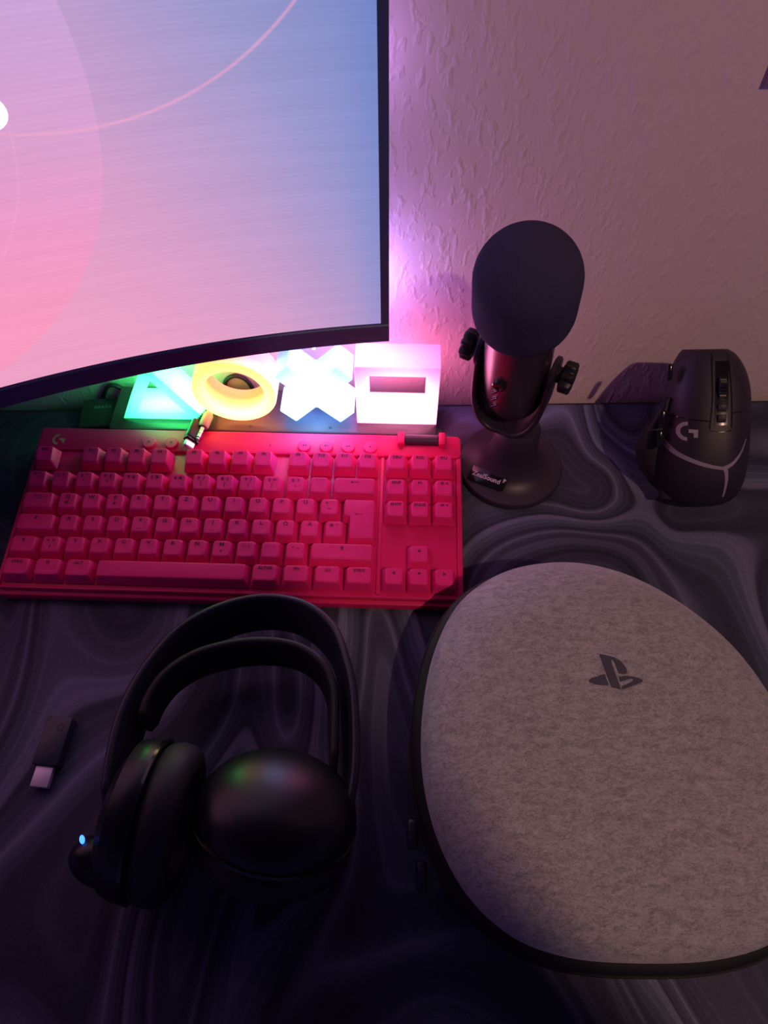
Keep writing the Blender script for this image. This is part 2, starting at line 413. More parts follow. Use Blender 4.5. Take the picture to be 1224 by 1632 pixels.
# small white power light under the lower bar
bm = bmesh.new(); lathe(bm, [(1.3, 0), (1.3, 2.0), (.6, 2.6)], 12)
o = mfin('power_light', bm, mat('white_led', (.9, .9, 1), .3, emis=(.8, .85, 1), es=3)); o.location = (mpt(57, MZ0-1.2, -.5)-Vector((60, 110, 0))+Vector((60, 110, 0)))*S
# pivoting arm: hinge block, link, column clamped to the desk close to the wall
sa = MW*.5
bk = mpt(sa, 300, 22); fwd = (mpt(sa, 300, 0)-mpt(sa, 300, 10)).normalized(); ang = math.atan2(fwd.y, fwd.x)
bm = bmesh.new(); rt = Matrix.Translation(bk) @ Matrix.Rotation(ang, 4, 'Z')
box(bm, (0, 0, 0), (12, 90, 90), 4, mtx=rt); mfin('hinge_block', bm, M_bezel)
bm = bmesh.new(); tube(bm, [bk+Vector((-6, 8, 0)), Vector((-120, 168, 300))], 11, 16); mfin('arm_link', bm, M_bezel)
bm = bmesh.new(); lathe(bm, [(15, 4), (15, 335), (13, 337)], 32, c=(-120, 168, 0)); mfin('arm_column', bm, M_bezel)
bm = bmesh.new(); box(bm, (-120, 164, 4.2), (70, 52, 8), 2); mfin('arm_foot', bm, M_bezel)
# the white character at the left edge of the picture
def scr_poly(name, poly, m):
    bm = bmesh.new(); add_poly(bm, poly, lambda s, z: mpt(s, z, -.6), mi=0); return mfin(name, bm, m, smooth=False)
ring = []
for k in range(24):
    a = 2*PI*k/24; ring.append((207+10.5*math.cos(a), 312+9.5*math.sin(a)))
scr_poly('screen_glyph', ring, mat('white_screen_character', (1, 1, 1), .5, emis=(.9, .97, 1), es=1.4))

# ------------------------------------------------------------------ glowing shape sign
PHI = math.radians(-2.6)
sign = empty('shape_light', (200, 158, 0), (0, 0, PHI), 'glowing light of triangle, circle, cross and square on a black base', 'lamp')
bm = bmesh.new(); box(bm, (-1, 3, 12.5), (283, 49, 25), 2.2); fin('base', bm, M_signbase, sign, ang=30)
for x in (-20, 49):
    bm = bmesh.new(); lathe(bm, [(1.3, 0), (1.3, .4)], 10, c=(x, -15, 25)); fin('screw', bm, M_black, sign)
def frame_prism(outer, inner, y0, y1, bev=1.2):
    """closed ring between two outlines in x/z, running y0..y1, with eased edges"""
    bm = bmesh.new(); n = len(outer)
    def sh(pl, k):
        cx = sum(p[0] for p in pl)/n; cz = sum(p[1] for p in pl)/n
        return [(cx+(x-cx)*k, cz+(z-cz)*k) for x, z in pl]
    o2 = sh(outer, 1-bev/34); i2 = sh(inner, 1+bev/24)
    R = [[(x, y0, z) for x, z in o2], [(x, y0+bev, z) for x, z in outer], [(x, y1-bev, z) for x, z in outer], [(x, y1, z) for x, z in o2],
         [(x, y1, z) for x, z in i2], [(x, y1-bev, z) for x, z in inner], [(x, y0+bev, z) for x, z in inner], [(x, y0, z) for x, z in i2]]
    loft(bm, R, False, False, loop=True); return bm
def resample(poly, n):
    P = [Vector(p) for p in poly]; L = [0]
    for i in range(len(P)): L.append(L[-1]+(P[(i+1) % len(P)]-P[i]).length)
    out = []
    for k in range(n):
        d = L[-1]*k/n
        for i in range(len(P)):
            if L[i+1] >= d: q = P[i].lerp(P[(i+1) % len(P)], (d-L[i])/max(1e-6, L[i+1]-L[i])); out.append((q.x, q.y)); break
    return out
ZB = 25.2
# triangle
xc = -95; tri = [(-36, 0), (36, 0), (0, 66)]
def inset_tri(t): return [(-36+t*1.75, t), (36-t*1.75, t), (0, 66-t*2.15)]
bm = frame_prism([(xc+x, ZB+z) for x, z in tri], [(xc+x, ZB+z) for x, z in inset_tri(8.5)], -10, 18, .6)
fin('triangle_shade', bm, glow_material('green_glow', (.005, 1.0, .20), (xc, 0, ZB+20), 62, .6, 14, (.09, 1.0, .30), 1.8), sign, smooth=False)['label'] = 'green triangle frame'
# circle
xc = -28.5; n = 56
bm = frame_prism([(xc+35*math.cos(2*PI*k/n), ZB+34.6+35*math.sin(2*PI*k/n)) for k in range(n)], [(xc+25*math.cos(2*PI*k/n), ZB+34.6+25*math.sin(2*PI*k/n)) for k in range(n)], -10, 18, 1)
fin('circle_shade', bm, glow_material('orange_glow', (1.0, .24, .035), (xc, -13, ZB+26), 62, 1.05, 14, (1.0, .46, .16), 2.8), sign)['label'] = 'orange ring'
# cross
xc = 38.5; a = 10.5; cr = [(0, a*1.25), (22, 34), (33, 32), (34, 22)]
arm = []
L_, w = 42, 10.6
for q in range(4):
    th = math.radians(45+90*q); d = Vector((math.cos(th), math.sin(th))); p = Vector((-d.y, d.x))
    arm += [d*w*.0+ (d-p)*w, d*L_-p*w, d*L_+p*w]
# vertices ordered: notch, arm end right, arm end left
cross = []
for q in range(4):
    th = math.radians(45+90*q); d = Vector((math.cos(th), math.sin(th))); p = Vector((-d.y, d.x))
    cross += [(d-p)*w, d*L_-p*w, d*L_+p*w]
cross = [(xc+v.x*.86, ZB+33.8+v.y*.91) for v in cross]
bm = bmesh.new()
t = bmesh.new(); vs = [t.verts.new((x, -10, z)) for x, z in cross]; f = t.faces.new(vs)
g = bmesh.ops.extrude_face_region(t, geom=[f])
for v in g['geom']:
    if isinstance(v, bmesh.types.BMVert): v.co.y = 18
bmesh.ops.bevel(t, geom=list(t.edges), offset=1.0, segments=2, affect='EDGES')
merge(bm, t)
fin('cross_shade', bm, glow_material('blue_white_glow', (.06, .38, 1.0), (xc, -10, ZB+28), 62, .9, 14, (.30, .62, 1.0), 2.0), sign, ang=30)['label'] = 'blue white cross'
# square
xc = 106; n = 48
def sq(h): return [(xc-h, ZB+34-h), (xc+h, ZB+34-h), (xc+h, ZB+34+h), (xc-h, ZB+34+h)]
bm = frame_prism(sq(34), sq(24), -10, 18, .8)
fin('square_shade', bm, glow_material('pink_white_glow', (1.0, .14, .40), (xc, -10, ZB+24), 68, .7, 11, (1.0, .42, .60)), sign, smooth=False)['label'] = 'pink white square frame'
# cable looping behind the sign
DX = 163
bm = bmesh.new(); tube(bm, catmull([(DX-13, 193.7, 2), (DX-13, 193.7, 16), (DX-8.5, 193.7, 29), (DX, 193.7, 34), (DX+8.5, 193.7, 29), (DX+13, 193.7, 16), (DX+13, 193.7, 2)], 8), 2.0)
tag(fin('power_cable', bm, M_cable), 'black cable loop standing behind the glowing ring against the wall', 'cable')

# ------------------------------------------------------------------ keyboard
TILT = math.radians(5); PK = math.radians(-2.61)
Rk = Euler((TILT, 0, PK), 'XYZ').to_matrix()
kl = Vector((0, 0, 24))-Rk @ Vector((0, 0, 24))
kb = empty('keyboard', (kl.x, kl.y, kl.z), (TILT, 0, PK), 'compact magenta pink mechanical keyboard in front of the glowing shapes', 'keyboard')
U = 19.05
X0, X1, Y0, Y1 = -4, 353, -7, 142
def slabr(bm, x0, x1, y0, y1, z0, z1, r, bev=.8, mi=0):
    w, h, cx, cy = x1-x0, y1-y0, (x0+x1)/2, (y0+y1)/2
    rg = [(0, z0), (0, z1-bev), (bev*.3, z1-bev*.3), (bev, z1)]
    loft(bm, [[(x, y, z) for x, y in rrect(w-2*i, h-2*i, max(.3, r-i), 5, cx, cy)] for i, z in rg], mi=mi)
bm = bmesh.new(); slabr(bm, X0-.6, X1+.6, Y0-1.0, Y1+.6, 2.2, 10.5, 4.5, 1.2); fin('bottom_case', bm, M_kb, kb, ang=30)
bm = bmesh.new(); slabr(bm, X0, X1, Y0+2.6, Y1, 10.5, 14.2, 4, .9); fin('top_plate', bm, M_kb, kb, ang=30)
bm = bmesh.new()                                                    # raised control strip behind the keys, raised rails
slabr(bm, X0+.2, X1-.2, 120.5, Y1-.2, 14.2, 16.6, 3.6, .8)
fin('control_strip', bm, M_kb, kb, ang=30)
bm = bmesh.new()
slabr(bm, X0+.2, -1.2, Y0+3, 120.3, 14.2, 16.2, 1, .5); slabr(bm, 348.9, X1-.2, Y0+3, 120.3, 14.2, 16.2, 1, .5)
slabr(bm, -1.2, 348.9, Y0+3, -1.6, 14.2, 15.2, 1, .5); slabr(bm, 286.6, 289.6, -1.4, 120.3, 14.2, 15.6, .8, .5)
fin('rail', bm, M_kb, kb, ang=30)
for x in (14, 335):
    bm = bmesh.new(); box(bm, (x, 2, 1.0), (26, 8, 2.4), .8); fin('rubber_foot', bm, M_black, kb)
    bm = bmesh.new(); box(bm, (x, 130, -4.6), (24, 9, 13), 1.5); fin('rear_foot', bm, M_black, kb)
# logo, status light, buttons, roller
bm = bmesh.new()
for pl in g_logo(5.4): add_poly(bm, pl, lambda x, y: (13+x, 130+y, 16.7), 0)
fin('logo', bm, M_logo_k, kb, smooth=False)
bm = bmesh.new(); lathe(bm, [(.7, 0), (.7, .2)], 12, c=(193, 129, 16.6)); fin('status_light', bm, M_kbdark, kb)
def kbutton(x, kind):
    bm = bmesh.new(); y = 128.3; z = 16.6
    lathe(bm, [(5.6, 0), (5.6, 1.6), (5.2, 2.1), (4.6, 2.2)], 32, c=(x, y, z))
    f = lambda a, b: (x+a, y+b, z+2.26)
    T = lambda dx, d: [(dx-d, -1), (dx-d, 1), (dx+d, 0)] if d > 0 else [(dx-d, -1), (dx+d, 0), (dx-d, 1)]
    if kind == 'game': add_poly(bm, [(-1.2, -1.2), (1.2, -1.2), (1.2, .2), (0, 1.4), (-1.2, .2)], f)
    if kind == 'bulb': add_poly(bm, [(1.3*math.cos(k*PI/5), 1.3*math.sin(k*PI/5)) for k in range(10)], f)
    if kind == 'prev': add_poly(bm, T(-1, -.8), f); add_poly(bm, T(1, -.8), f)
    if kind == 'play': add_poly(bm, T(-.4, .9), f); add_poly(bm, [(1.1, -1), (1.5, -1), (1.5, 1), (1.1, 1)], f)
    if kind == 'next': add_poly(bm, T(-1, .8), f); add_poly(bm, T(1, .8), f)
    if kind == 'mute': add_poly(bm, T(-.6, -.9), f); add_poly(bm, [(1, -.2), (2, -.2), (2, .2), (1, .2)], f)
    fin('round_button', bm, [M_key, M_leg], kb, ang=35)
for x, k in ((91, 'game'), (109.8, 'bulb'), (222, 'prev'), (240.5, 'play'), (259, 'next'), (277.5, 'mute')): kbutton(x, k)
bm = bmesh.new(); RX = Matrix.Translation((306, 137, 16.5)) @ Matrix.Rotation(PI/2, 4, 'Y')
lathe(bm, [(4.6, 0), (5, .4), (5, 27.6), (4.6, 28)], 36, mtx=RX); fin('volume_roller', bm, M_kbdark, kb)['label'] = 'dark roller'
for x in (302.9, 337.1):
    bm = bmesh.new(); box(bm, (x, 136.6, 17.6), (6, 12.4, 8.4), 1.5); fin('roller_mount', bm, M_kb, kb, ang=30)
# keycaps
ROWP = {0: (8.0, 0), 1: (7.6, 0.5), 2: (7.8, 1.5), 3: (8.6, 3.5), 4: (9.8, 7), 5: (9.8, 8.5)}   # top height over the plate, tilt to the user in degrees
ROWY = {0: .5, 1: 1.5, 2: 2.5, 3: 3.5, 4: 4.5, 5: 5.75}
ZP = 14.2
def keycap(row, x0, w, legends, name='keycap', h=1, poly=None):
    cx = (x0+w/2)*U; cy = ROWY[row]*U; ht, tl = ROWP[row]
    bw, bh = w*U-1.1, h*U-1.1; tw, th = w*U-6.3, h*U-6.2
    zt = ht+1.6; z0 = 1.6; sy = 1.1                     # top surface set slightly back
    ta = math.tan(math.radians(tl))
    bm = bmesh.new()
    def ringf(k, ins, dz):
        W = bw+(tw-bw)*k-2*ins; H = bh+(th-bh)*k-2*ins; r = .9+1.5*k-ins*.4
        return [(x, y+sy*k, z0+(zt-z0)*k+dz+(y*ta if k > .5 else 0)*k) for x, y in rrect(W, H, max(.4, r), 4)]
    dish = .35 if w < 5 else -.25
    R = [ringf(0, 0, 0), ringf(.5, 0, 0), ringf(.93, 0, 0), ringf(1, .12, -.12), ringf(1, .55, 0)]
    base = [(x, y+sy, zt+y*ta) for x, y in rrect(tw-1.1, th-1.1, 1.9, 4)]
    for q in (.66, .33):
        R.append([(x*q, (y-sy)*q+sy, zt+((y-sy)*q)*ta-dish*(1-q*q)) for x, y, z in base])
    loft(bm, R, True, True)
    def mp(px, py):                                     # position on the top face
        q = min(1, max(abs(px)/(tw/2), abs(py)/(th/2)))
        return (px, py+sy, zt+py*ta-dish*(1-q*q)+.10)
    for lg in legends:
        if lg[0] == 'T':
            _, s, x, y, size = lg
            add_text(bm, s, size, lambda a, b, x=x, y=y: mp(a+x, b+y), 1, .13, 1.12)
        else:
            add_poly(bm, lg[1], mp, 1)
    o = fin(name, bm, [M_key, M_leg], kb, loc=(cx, cy, ZP), ang=50)
    return o
TS = 4.3
def one(s): return [('T', s, 0, 3.4, TS)]
def word(s): return [('T', s, 0, 3.6, 3.2)]
def two(a, b, c=None):
    L = [('T', a, -2.1, 3.2, 3.6), ('T', b, 2.1, 3.2, 3.6)]
    if c: L.append(('T', c, 0, -1.6, 3.3))
    return L
def arrow(d, y=2.5, s=1.5):
    P = {'u': [(-s, -s*.6), (s, -s*.6), (0, s*.9)], 'd': [(-s, s*.6), (0, -s*.9), (s, s*.6)], 'l': [(s*.6, -s), (s*.6, s), (-s*.9, 0)], 'r': [(-s*.6, -s), (s*.9, 0), (-s*.6, s)]}[d]
    return [('P', [(a, b+y) for a, b in P])]
def larrow(y=3): return [('P', [(-3.4, y), (-1.8, y+1.1), (-1.8, y+.2), (3.2, y+.2), (3.2, y-.2), (-1.8, y-.2), (-1.8, y-1.1)])]
def shiftmark(y=3.2): return [('P', [(0, y+1.7), (-1.5, y), (-.6, y), (-.6, y-1.5), (.6, y-1.5), (.6, y), (1.5, y)])]
# F row
keycap(5, 0, 1, word('ESC'))
for i in range(4): keycap(5, 2+i, 1, word('F%d' % (i+1)))
for i in range(4): keycap(5, 6.5+i, 1, word('F%d' % (i+5)))
for i in range(4): keycap(5, 11+i, 1, word('F%d' % (i+9)))
for i, s in enumerate(('DRU', 'ROL', 'P/U')): keycap(5, 15.25+i, 1, word(s))
# number row
for i, a in enumerate([('^', '°'), ('1', '!'), ('2', '"', '²'), ('3', '§', '³'), ('4', '$'), ('5', '%'), ('6', '&'), ('7', '/', '{'), ('8', '(', '['), ('9', ')', ']'), ('0', '=', '}'), ('ß', '?', '\\'), ('´', '`')]):
    keycap(4, i, 1, two(*a))
keycap(4, 13, 2, larrow())
for i, s in enumerate(('EINF', 'P1')): keycap(4, 15.25+i, 1, word(s))
keycap(4, 17.25, 1, [('T', 'BI', -1.4, 3.8, 2.7)]+[('P', [(1.2, 3.1), (3.6, 3.1), (2.4, 4.7)])])
keycap(3, 0, 1.5, [('P', [(-3, 3.6), (-1.6, 4.5), (-1.6, 3.8), (2.6, 3.8), (2.6, 3.4), (-1.6, 3.4), (-1.6, 2.7)]), ('P', [(3, 1.6), (1.6, 2.5), (1.6, 1.8), (-2.6, 1.8), (-2.6, 1.4), (1.6, 1.4), (1.6, .7)])])
for i, s in enumerate('QWERTZUIOPÜ'):
    lg = one(s)
    if s == 'Q': lg = lg+[('T', '@', 0, -1.6, 3)]
    if s == 'E': lg = lg+[('T', '€', 0, -1.6, 3)]
    keycap(3, 1.5+i, 1, lg)
keycap(3, 12.5, 1, two('+', '*', '~'))
for i, s in enumerate(('ENTF', 'ENDE')): keycap(3, 15.25+i, 1, word(s))
keycap(3, 17.25, 1, [('T', 'BI', -1.4, 3.8, 2.7)]+[('P', [(1.2, 4.5), (3.6, 4.5), (2.4, 2.9)])])
keycap(2, 0, 1.75, [('P', [(0, 2.0), (-1.5, 3.6), (-.6, 3.6), (-.6, 5), (.6, 5), (.6, 3.6), (1.5, 3.6)])])
for i, s in enumerate('ASDFGHJKLÖÄ'):
    lg = one(s)
    if s in 'FJ': lg = lg+[('P', [(-2, -3.6), (2, -3.6), (2, -3.2), (-2, -3.2)])]
    keycap(2, 1.75+i, 1, lg)
keycap(2, 12.75, 1, two('#', "'"))
keycap(1, 0, 1.25, shiftmark())
keycap(1, 1.25, 1, two('<', '>', '|'))
for i, s in enumerate('YXCVBNM'):
    keycap(1, 2.25+i, 1, one(s)+([('T', 'µ', 0, -1.6, 3)] if s == 'M' else []))
for i, (a, b) in enumerate(((',', ';'), ('.', ':'), ('-', '_'))): keycap(1, 9.25+i, 1, two(a, b))
keycap(1, 12.25, 2.75, shiftmark())
keycap(0, 0, 1.25, word('STRG'))
q = 1.0; keycap(0, 1.25, 1.25, [('P', [(a, b), (a+q, b), (a+q, b+q), (a, b+q)]) for a in (-1.2, .2) for b in (2.4, 3.8)])
keycap(0, 2.5, 1.25, word('ALT')); keycap(0, 3.75, 6.25, [], name='space_bar')
keycap(0, 10, 1.25, word('ALTGR')); keycap(0, 11.25, 1.25, word('FN'))
keycap(0, 12.5, 1.25, [('P', [(-1.6, b), (1.6, b), (1.6, b+.35), (-1.6, b+.35)]) for b in (2.3, 3.2, 4.1)]+[('P', [(a, 1.9), (a+.3, 1.9), (a+.3, 4.9), (a, 4.9)]) for a in (-2, 1.7)])
keycap(0, 13.75, 1.25, word('STRG'))
keycap(1, 16.25, 1, arrow('u')); keycap(0, 15.25, 1, arrow('l')); keycap(0, 16.25, 1, arrow('d')); keycap(0, 17.25, 1, arrow('r'))
# L shaped enter key
def enter_key():
    bm = bmesh.new(); ox = 14.25*U; oy = 3*U
    def L(o, t):     # outline inset o; t scales shift back
        x0, x1, xm = 13.5*U-ox+o, 15*U-ox-o, 13.75*U-ox+o; y0, y1, ym = 2*U-oy+o, 4*U-oy-o, 3*U-oy+o
        raw = [(xm, y0), (x1, y0), (x1, y1), (x0, y1), (x0, ym), (xm, ym)]
        out = []; n = len(raw); r = .9+t*1.2
        for i in range(n):
            p, a, b = Vector(raw[i]), Vector(raw[i-1]), Vector(raw[(i+1) % n])
            da = (a-p).normalized(); db = (b-p).normalized(); rr = min(r, (a-p).length/2.2, (b-p).length/2.2)
            for k in range(5):
                u = k/4; out.append((p+da*rr)*(1-u)**2+p*2*u*(1-u)+(p+db*rr)*u*u)
        return out
    zt = 9.4; z0 = 1.6; R = []
    for o, k, dz in ((.55, 0, 0), (1.6, .5, 0), (2.6, .95, 0), (2.8, 1, -.1), (3.3, 1, 0)):
        R.append([(p.x, p.y+1.0*k, z0+(zt-z0)*k+dz+(p.y*.05*k if k > .4 else 0)) for p in L(o, k)])
    loft(bm, R, True, False)
    t = bmesh.new(); vs = [t.verts.new(p) for p in R[-1]]; t.faces.new(vs); bmesh.ops.triangulate(t, faces=list(t.faces)); merge(bm, t, 0)
    bmesh.ops.remove_doubles(bm, verts=list(bm.verts), dist=.001)
    add_poly(bm, [(x, y+4) for x, y in larrow(0)[0][1]], lambda a, b: (a, b+1, zt+b*.05+.15), 1)
    fin('keycap', bm, [M_key, M_leg], kb, loc=(ox, oy, ZP), ang=50)
enter_key()
# switch housings peeping out behind the taller rows
for x in [.5, 2.5, 3.5, 4.5, 5.5, 7, 8, 9, 10, 11.5, 12.5, 13.5, 14.5, 15.75, 16.75, 17.75]:
    bm = bmesh.new(); box(bm, (0, 0, 0), (13.6, 13.6, 1.8), .3); fin('switch_housing', bm, M_kbdark, kb, smooth=False, loc=(x*U, 5.75*U, ZP+.9))

# ------------------------------------------------------------------ two cables lying on the keyboard's rear edge
def cable_set():
    # usb lead
    d = Vector((-5, -22, 0)).normalized(); ang = math.atan2(d.y, d.x)
    o = Vector((131.5, 134, 28))
    root = empty('usb_cable', o, (math.radians(-42), 0, ang), 'black cable with ribbed collar and metal tipped plug resting on the pink keyboard', 'cable')
    bm = bmesh.new(); box(bm, (0, 0, 5.5), (20, 12.5, 7), 2.0, 3); fin('plug_body', bm, M_black, root)
    bm = bmesh.new(); box(bm, (10.4, 0, 5.5), (1.8, 12.0, 6.4), .5); fin('plug_collar', bm, M_gloss, root)
    bm = bmesh.new(); box(bm, (14.6, 0, 5.5), (7.5, 9, 3.2), 1.2, 3); fin('plug_tip', bm, M_metal, root)['label'] = 'bright metal tip'
    bm = bmesh.new()
    pth = [(-9.5-i*1.15, .22*i, 6+.3*i) for i in range(11)]
    tube(bm, pth, [4.1-(.9 if i % 2 else 0)-.1*i for i in range(11)], 14); fin('strain_relief', bm, M_black, root)
    bm = bmesh.new(); tube(bm, catmull([(-20.5, 2.3, 9), (-27, 4, 8), (-38, 6, 4), (-46, 6, 3)], 8), 1.9); fin('cable', bm, M_cable, root)
    o = Vector((143, 144, 28)); d = Vector((-5, -22, 0)).normalized(); ang = math.atan2(d.y, d.x)
    root = empty('audio_cable', o, (0, 0, ang), 'second cable ending in a slim round jack plug, right of the ribbed one', 'cable')
    bm = bmesh.new(); M2 = Matrix.Translation((-13, 0, 5)) @ Matrix.Rotation(PI/2, 4, 'Y')
    lathe(bm, [(2.4, 2), (3.6, 6), (4.5, 8), (4.5, 19), (3.7, 21)], 24, mtx=M2); fin('jack_barrel', bm, mat('pale_jack_plastic', (.55, .42, .40), .4), root)
    bm = bmesh.new(); M3 = Matrix.Translation((8, 0, 5)) @ Matrix.Rotation(PI/2, 4, 'Y')
    lathe(bm, [(1.9, 0), (1.9, 3.2), (1.5, 3.25), (1.5, 3.8), (1.9, 3.85), (1.9, 7), (1.5, 7.05), (1.5, 7.6), (1.9, 7.65), (1.9, 11), (1.2, 11.6), (1.7, 12.6), (1.5, 13.6), (.5, 14.6)], 20, mtx=M3)
    fin('jack_plug', bm, M_metal, root)['label'] = 'bright ringed metal jack'
    bm = bmesh.new(); tube(bm, catmull([(-10, 0, 5), (-20, 0, 4), (-34, 1, .5), (-42, 0, .3)], 8), 1.7); fin('cable', bm, M_cable, root)
cable_set()

# ------------------------------------------------------------------ dark box under the monitor, left
hub = empty('dark_box', (62, 172, 0), (0, 0, math.radians(3)), 'low dark box in the shadow under the monitor', 'box')
bm = bmesh.new(); box(bm, (0, 0, 7), (78, 34, 14), 2.5); fin('housing', bm, M_hub, hub)
bm = bmesh.new(); random.seed(9)
x = -26
for wd_ in (2, 3, 2, 2.5, 2, 0, 2.5, 2, 2.5, 2.5, 2.5):
    if wd_: box(bm, (x, 6, 14.1), (wd_, 3.0, .2))
    x += 3.2
add_poly(bm, [(24, 4), (31, 4), (28, 9)], lambda a, b: (a, b, 14.2), 0)
fin('faint_marking', bm, M_faint, hub, smooth=False)
bm = bmesh.new(); box(bm, (35, -12, 15.5), (1.2, 3, 9), .4); fin('metal_tab', bm, M_metal, hub)['label'] = 'small bright metal tab'
for k, pts in enumerate(([(110, 186, 2.2), (100, 176, 8), (108, 166, 14), (118, 170, 8), (126, 186, 3)][:0] or [(34, 193, 3), (50, 192, 26), (70, 192, 12), (88, 193.5, 3)],)):
    bm = bmesh.new(); tube(bm, catmull(pts, 8), 2.0)
    tag(fin('loose_cable', bm, M_cable), 'dark cable lying behind the low dark box under the monitor', 'cable')

# ------------------------------------------------------------------ microphone
yaw = math.radians(-27)
mic = empty('microphone', (403, 114, 0), (0, 0, yaw), 'black desktop microphone with foam windscreen on round base', 'microphone')
bm = bmesh.new()
lathe(bm, [(43.2, 0), (44.3, 1), (44.3, 5), (43.4, 6.6), (41.5, 7.2)], 72); fin('base_disc', bm, M_micbase, mic, ang=30)
bm = bmesh.new()
lathe(bm, [(41.4, 7.1), (36, 8.2), (30, 10.5), (25, 15), (21.5, 22), (19.5, 31), (18.5, 42), (18, 54), (15, 58)], 64, c=(0, 0, 0)); fin('base_cone', bm, M_micbase, mic)
# name plate on the base
bm = bmesh.new(); PM = Matrix.Translation((-10.5, -27.5, 12.6)) @ Matrix.Rotation(math.radians(-4), 4, 'Z') @ Matrix.Rotation(math.radians(-7), 4, 'Y') @ Matrix.Rotation(math.radians(19), 4, 'X')
box(bm, (0, 0, 0), (33, 13.5, 1.6), .6, mtx=PM); fin('name_plate', bm, M_gloss, mic)
bm = bmesh.new()
add_text(bm, 'ZealSound', 5.9, lambda a, b: PM @ Vector((a-1.2, b-.2, .95)), 0, .12)
for kx in (0,):     # small note sign after the name
    add_poly(bm, [(13.2, .2), (13.8, .2), (13.8, 3.2), (15.4, 2.4), (15.4, 3.1), (13.8, 4.0), (13.2, 4.0)], lambda a, b: PM @ Vector((a, b, .95)), 0)
fin('name_lettering', bm, M_print, mic, smooth=False)['label'] = 'pale lettering'
# yoke
HZ = 127; YX, YY = -11.5, -4.5
for sx in (-1, 1):
    bm = bmesh.new()
    pts = catmull([(YX, YY+2, 58), (YX+sx*11, YY+2, 59.5), (YX+sx*20, YY+2, 68), (YX+sx*26.2, YY+2, 88), (YX+sx*27.6, YY+2, HZ)], 6)
    sect = [(a, b) for a, b in rrect(4.2, 27, 2, 3)]
    ups = []
    rings = []
    for i, p in enumerate(pts):
        t = (pts[min(i+1, len(pts)-1)]-pts[max(i-1, 0)]).normalized(); nrm = Vector((t.z, 0, -t.x)); yv = Vector((0, 1, 0))
        k = 1-.25*abs(i/len(pts)-.2)
        rings.append([p+nrm*a+yv*b*k for a, b in sect])
    loft(bm, rings)
    cyl = Matrix.Translation((YX+sx*25.6, YY+2, HZ)) @ Matrix.Rotation(PI/2*sx, 4, 'Y')
    lathe(bm, [(11, 0), (12.6, .8), (12.6, 3.6), (11.6, 4.4)], 32, mtx=cyl)
    fin('yoke_arm', bm, M_mic, mic)
    bm = bmesh.new(); cyl = Matrix.Translation((YX+sx*29.8, YY+2, HZ)) @ Matrix.Rotation(PI/2*sx, 4, 'Y')
    lathe(bm, [(6, 0), (6, 3), (8, 3.4)], 24, mtx=cyl)
    rg = []
    for z, r in ((3.4, .86), (4.5, 1), (11.5, 1), (12.6, .88)):
        rg.append([cyl @ Vector(((10.2+1.5*math.cos(8*a))*r*math.cos(a), (10.2+1.5*math.cos(8*a))*r*math.sin(a), z)) for a in [2*PI*k/96 for k in range(96)]])
    loft(bm, rg); fin('yoke_knob', bm, M_black, mic, ang=50)
# head tips towards the front of the base
tip = math.radians(13)
HM = Matrix.Translation((YX, YY+2, HZ)) @ Matrix.Rotation(tip, 4, 'X')
bm = bmesh.new(); lathe(bm, [(12, -58), (17, -57), (21.5, -50), (23.6, -40), (24.2, -28), (24.2, 80)], 48, mtx=HM); fin('body', bm, mat('mic_body_metal', (.20, .15, .19), .32, metal=.9), mic)
bm = bmesh.new()
prof = []
R_, Ht = 33.6, 77
for k in range(10): a = -PI/2+PI/2*k/9; prof.append((max(.5, R_*.80*math.cos(a)+R_*.20*math.cos(a)**.5 if math.cos(a) > 0 else .5), 30+30*(1+math.sin(a))-30+0))
prof = [(24.4, 45), (26, 46)]+[(24+(R_-24)*math.sin(PI/2*k/7), 46+19*(1-math.cos(PI/2*k/7))) for k in range(2, 8)]
zt = 46+Ht-R_
for k in range(0, 12): a = PI/2*k/12; prof.append((R_*math.cos(a), zt+R_*math.sin(a)))
prof.append((.4, zt+R_))
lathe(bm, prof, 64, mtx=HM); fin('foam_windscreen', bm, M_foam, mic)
bm = bmesh.new()                                     # front knob and ribs
K = HM @ Matrix.Translation((-4, -24.0, 2)) @ Matrix.Rotation(PI/2, 4, 'X')
lathe(bm, [(5.2, 0), (5.2, 2.4), (4.4, 3.2), (2.4, 3.3), (2.0, 2.6)], 28, mtx=K); fin('gain_knob', bm, M_gloss, mic)
for i in range(3):
    bm = bmesh.new(); A = HM @ Matrix.Translation((-7.5, -23.8, -11-10*i)) @ Matrix.Rotation(math.radians(-50), 4, 'Y')
    box(bm, (0, 0, 0), (7, 2.6, 1.5), .5, mtx=A); fin('control_rib', bm, M_gloss, mic)

# ------------------------------------------------------------------ mouse leaning on the wall
A_m = math.radians(47)
mouse = empty('mouse', (553, 72, 3.0), (A_m, math.radians(-11), math.radians(1)), 'black gaming mouse with pale stripe propped up steeply before the wall', 'mouse')
ML = 126; mouse.rotation_mode = 'YXZ'
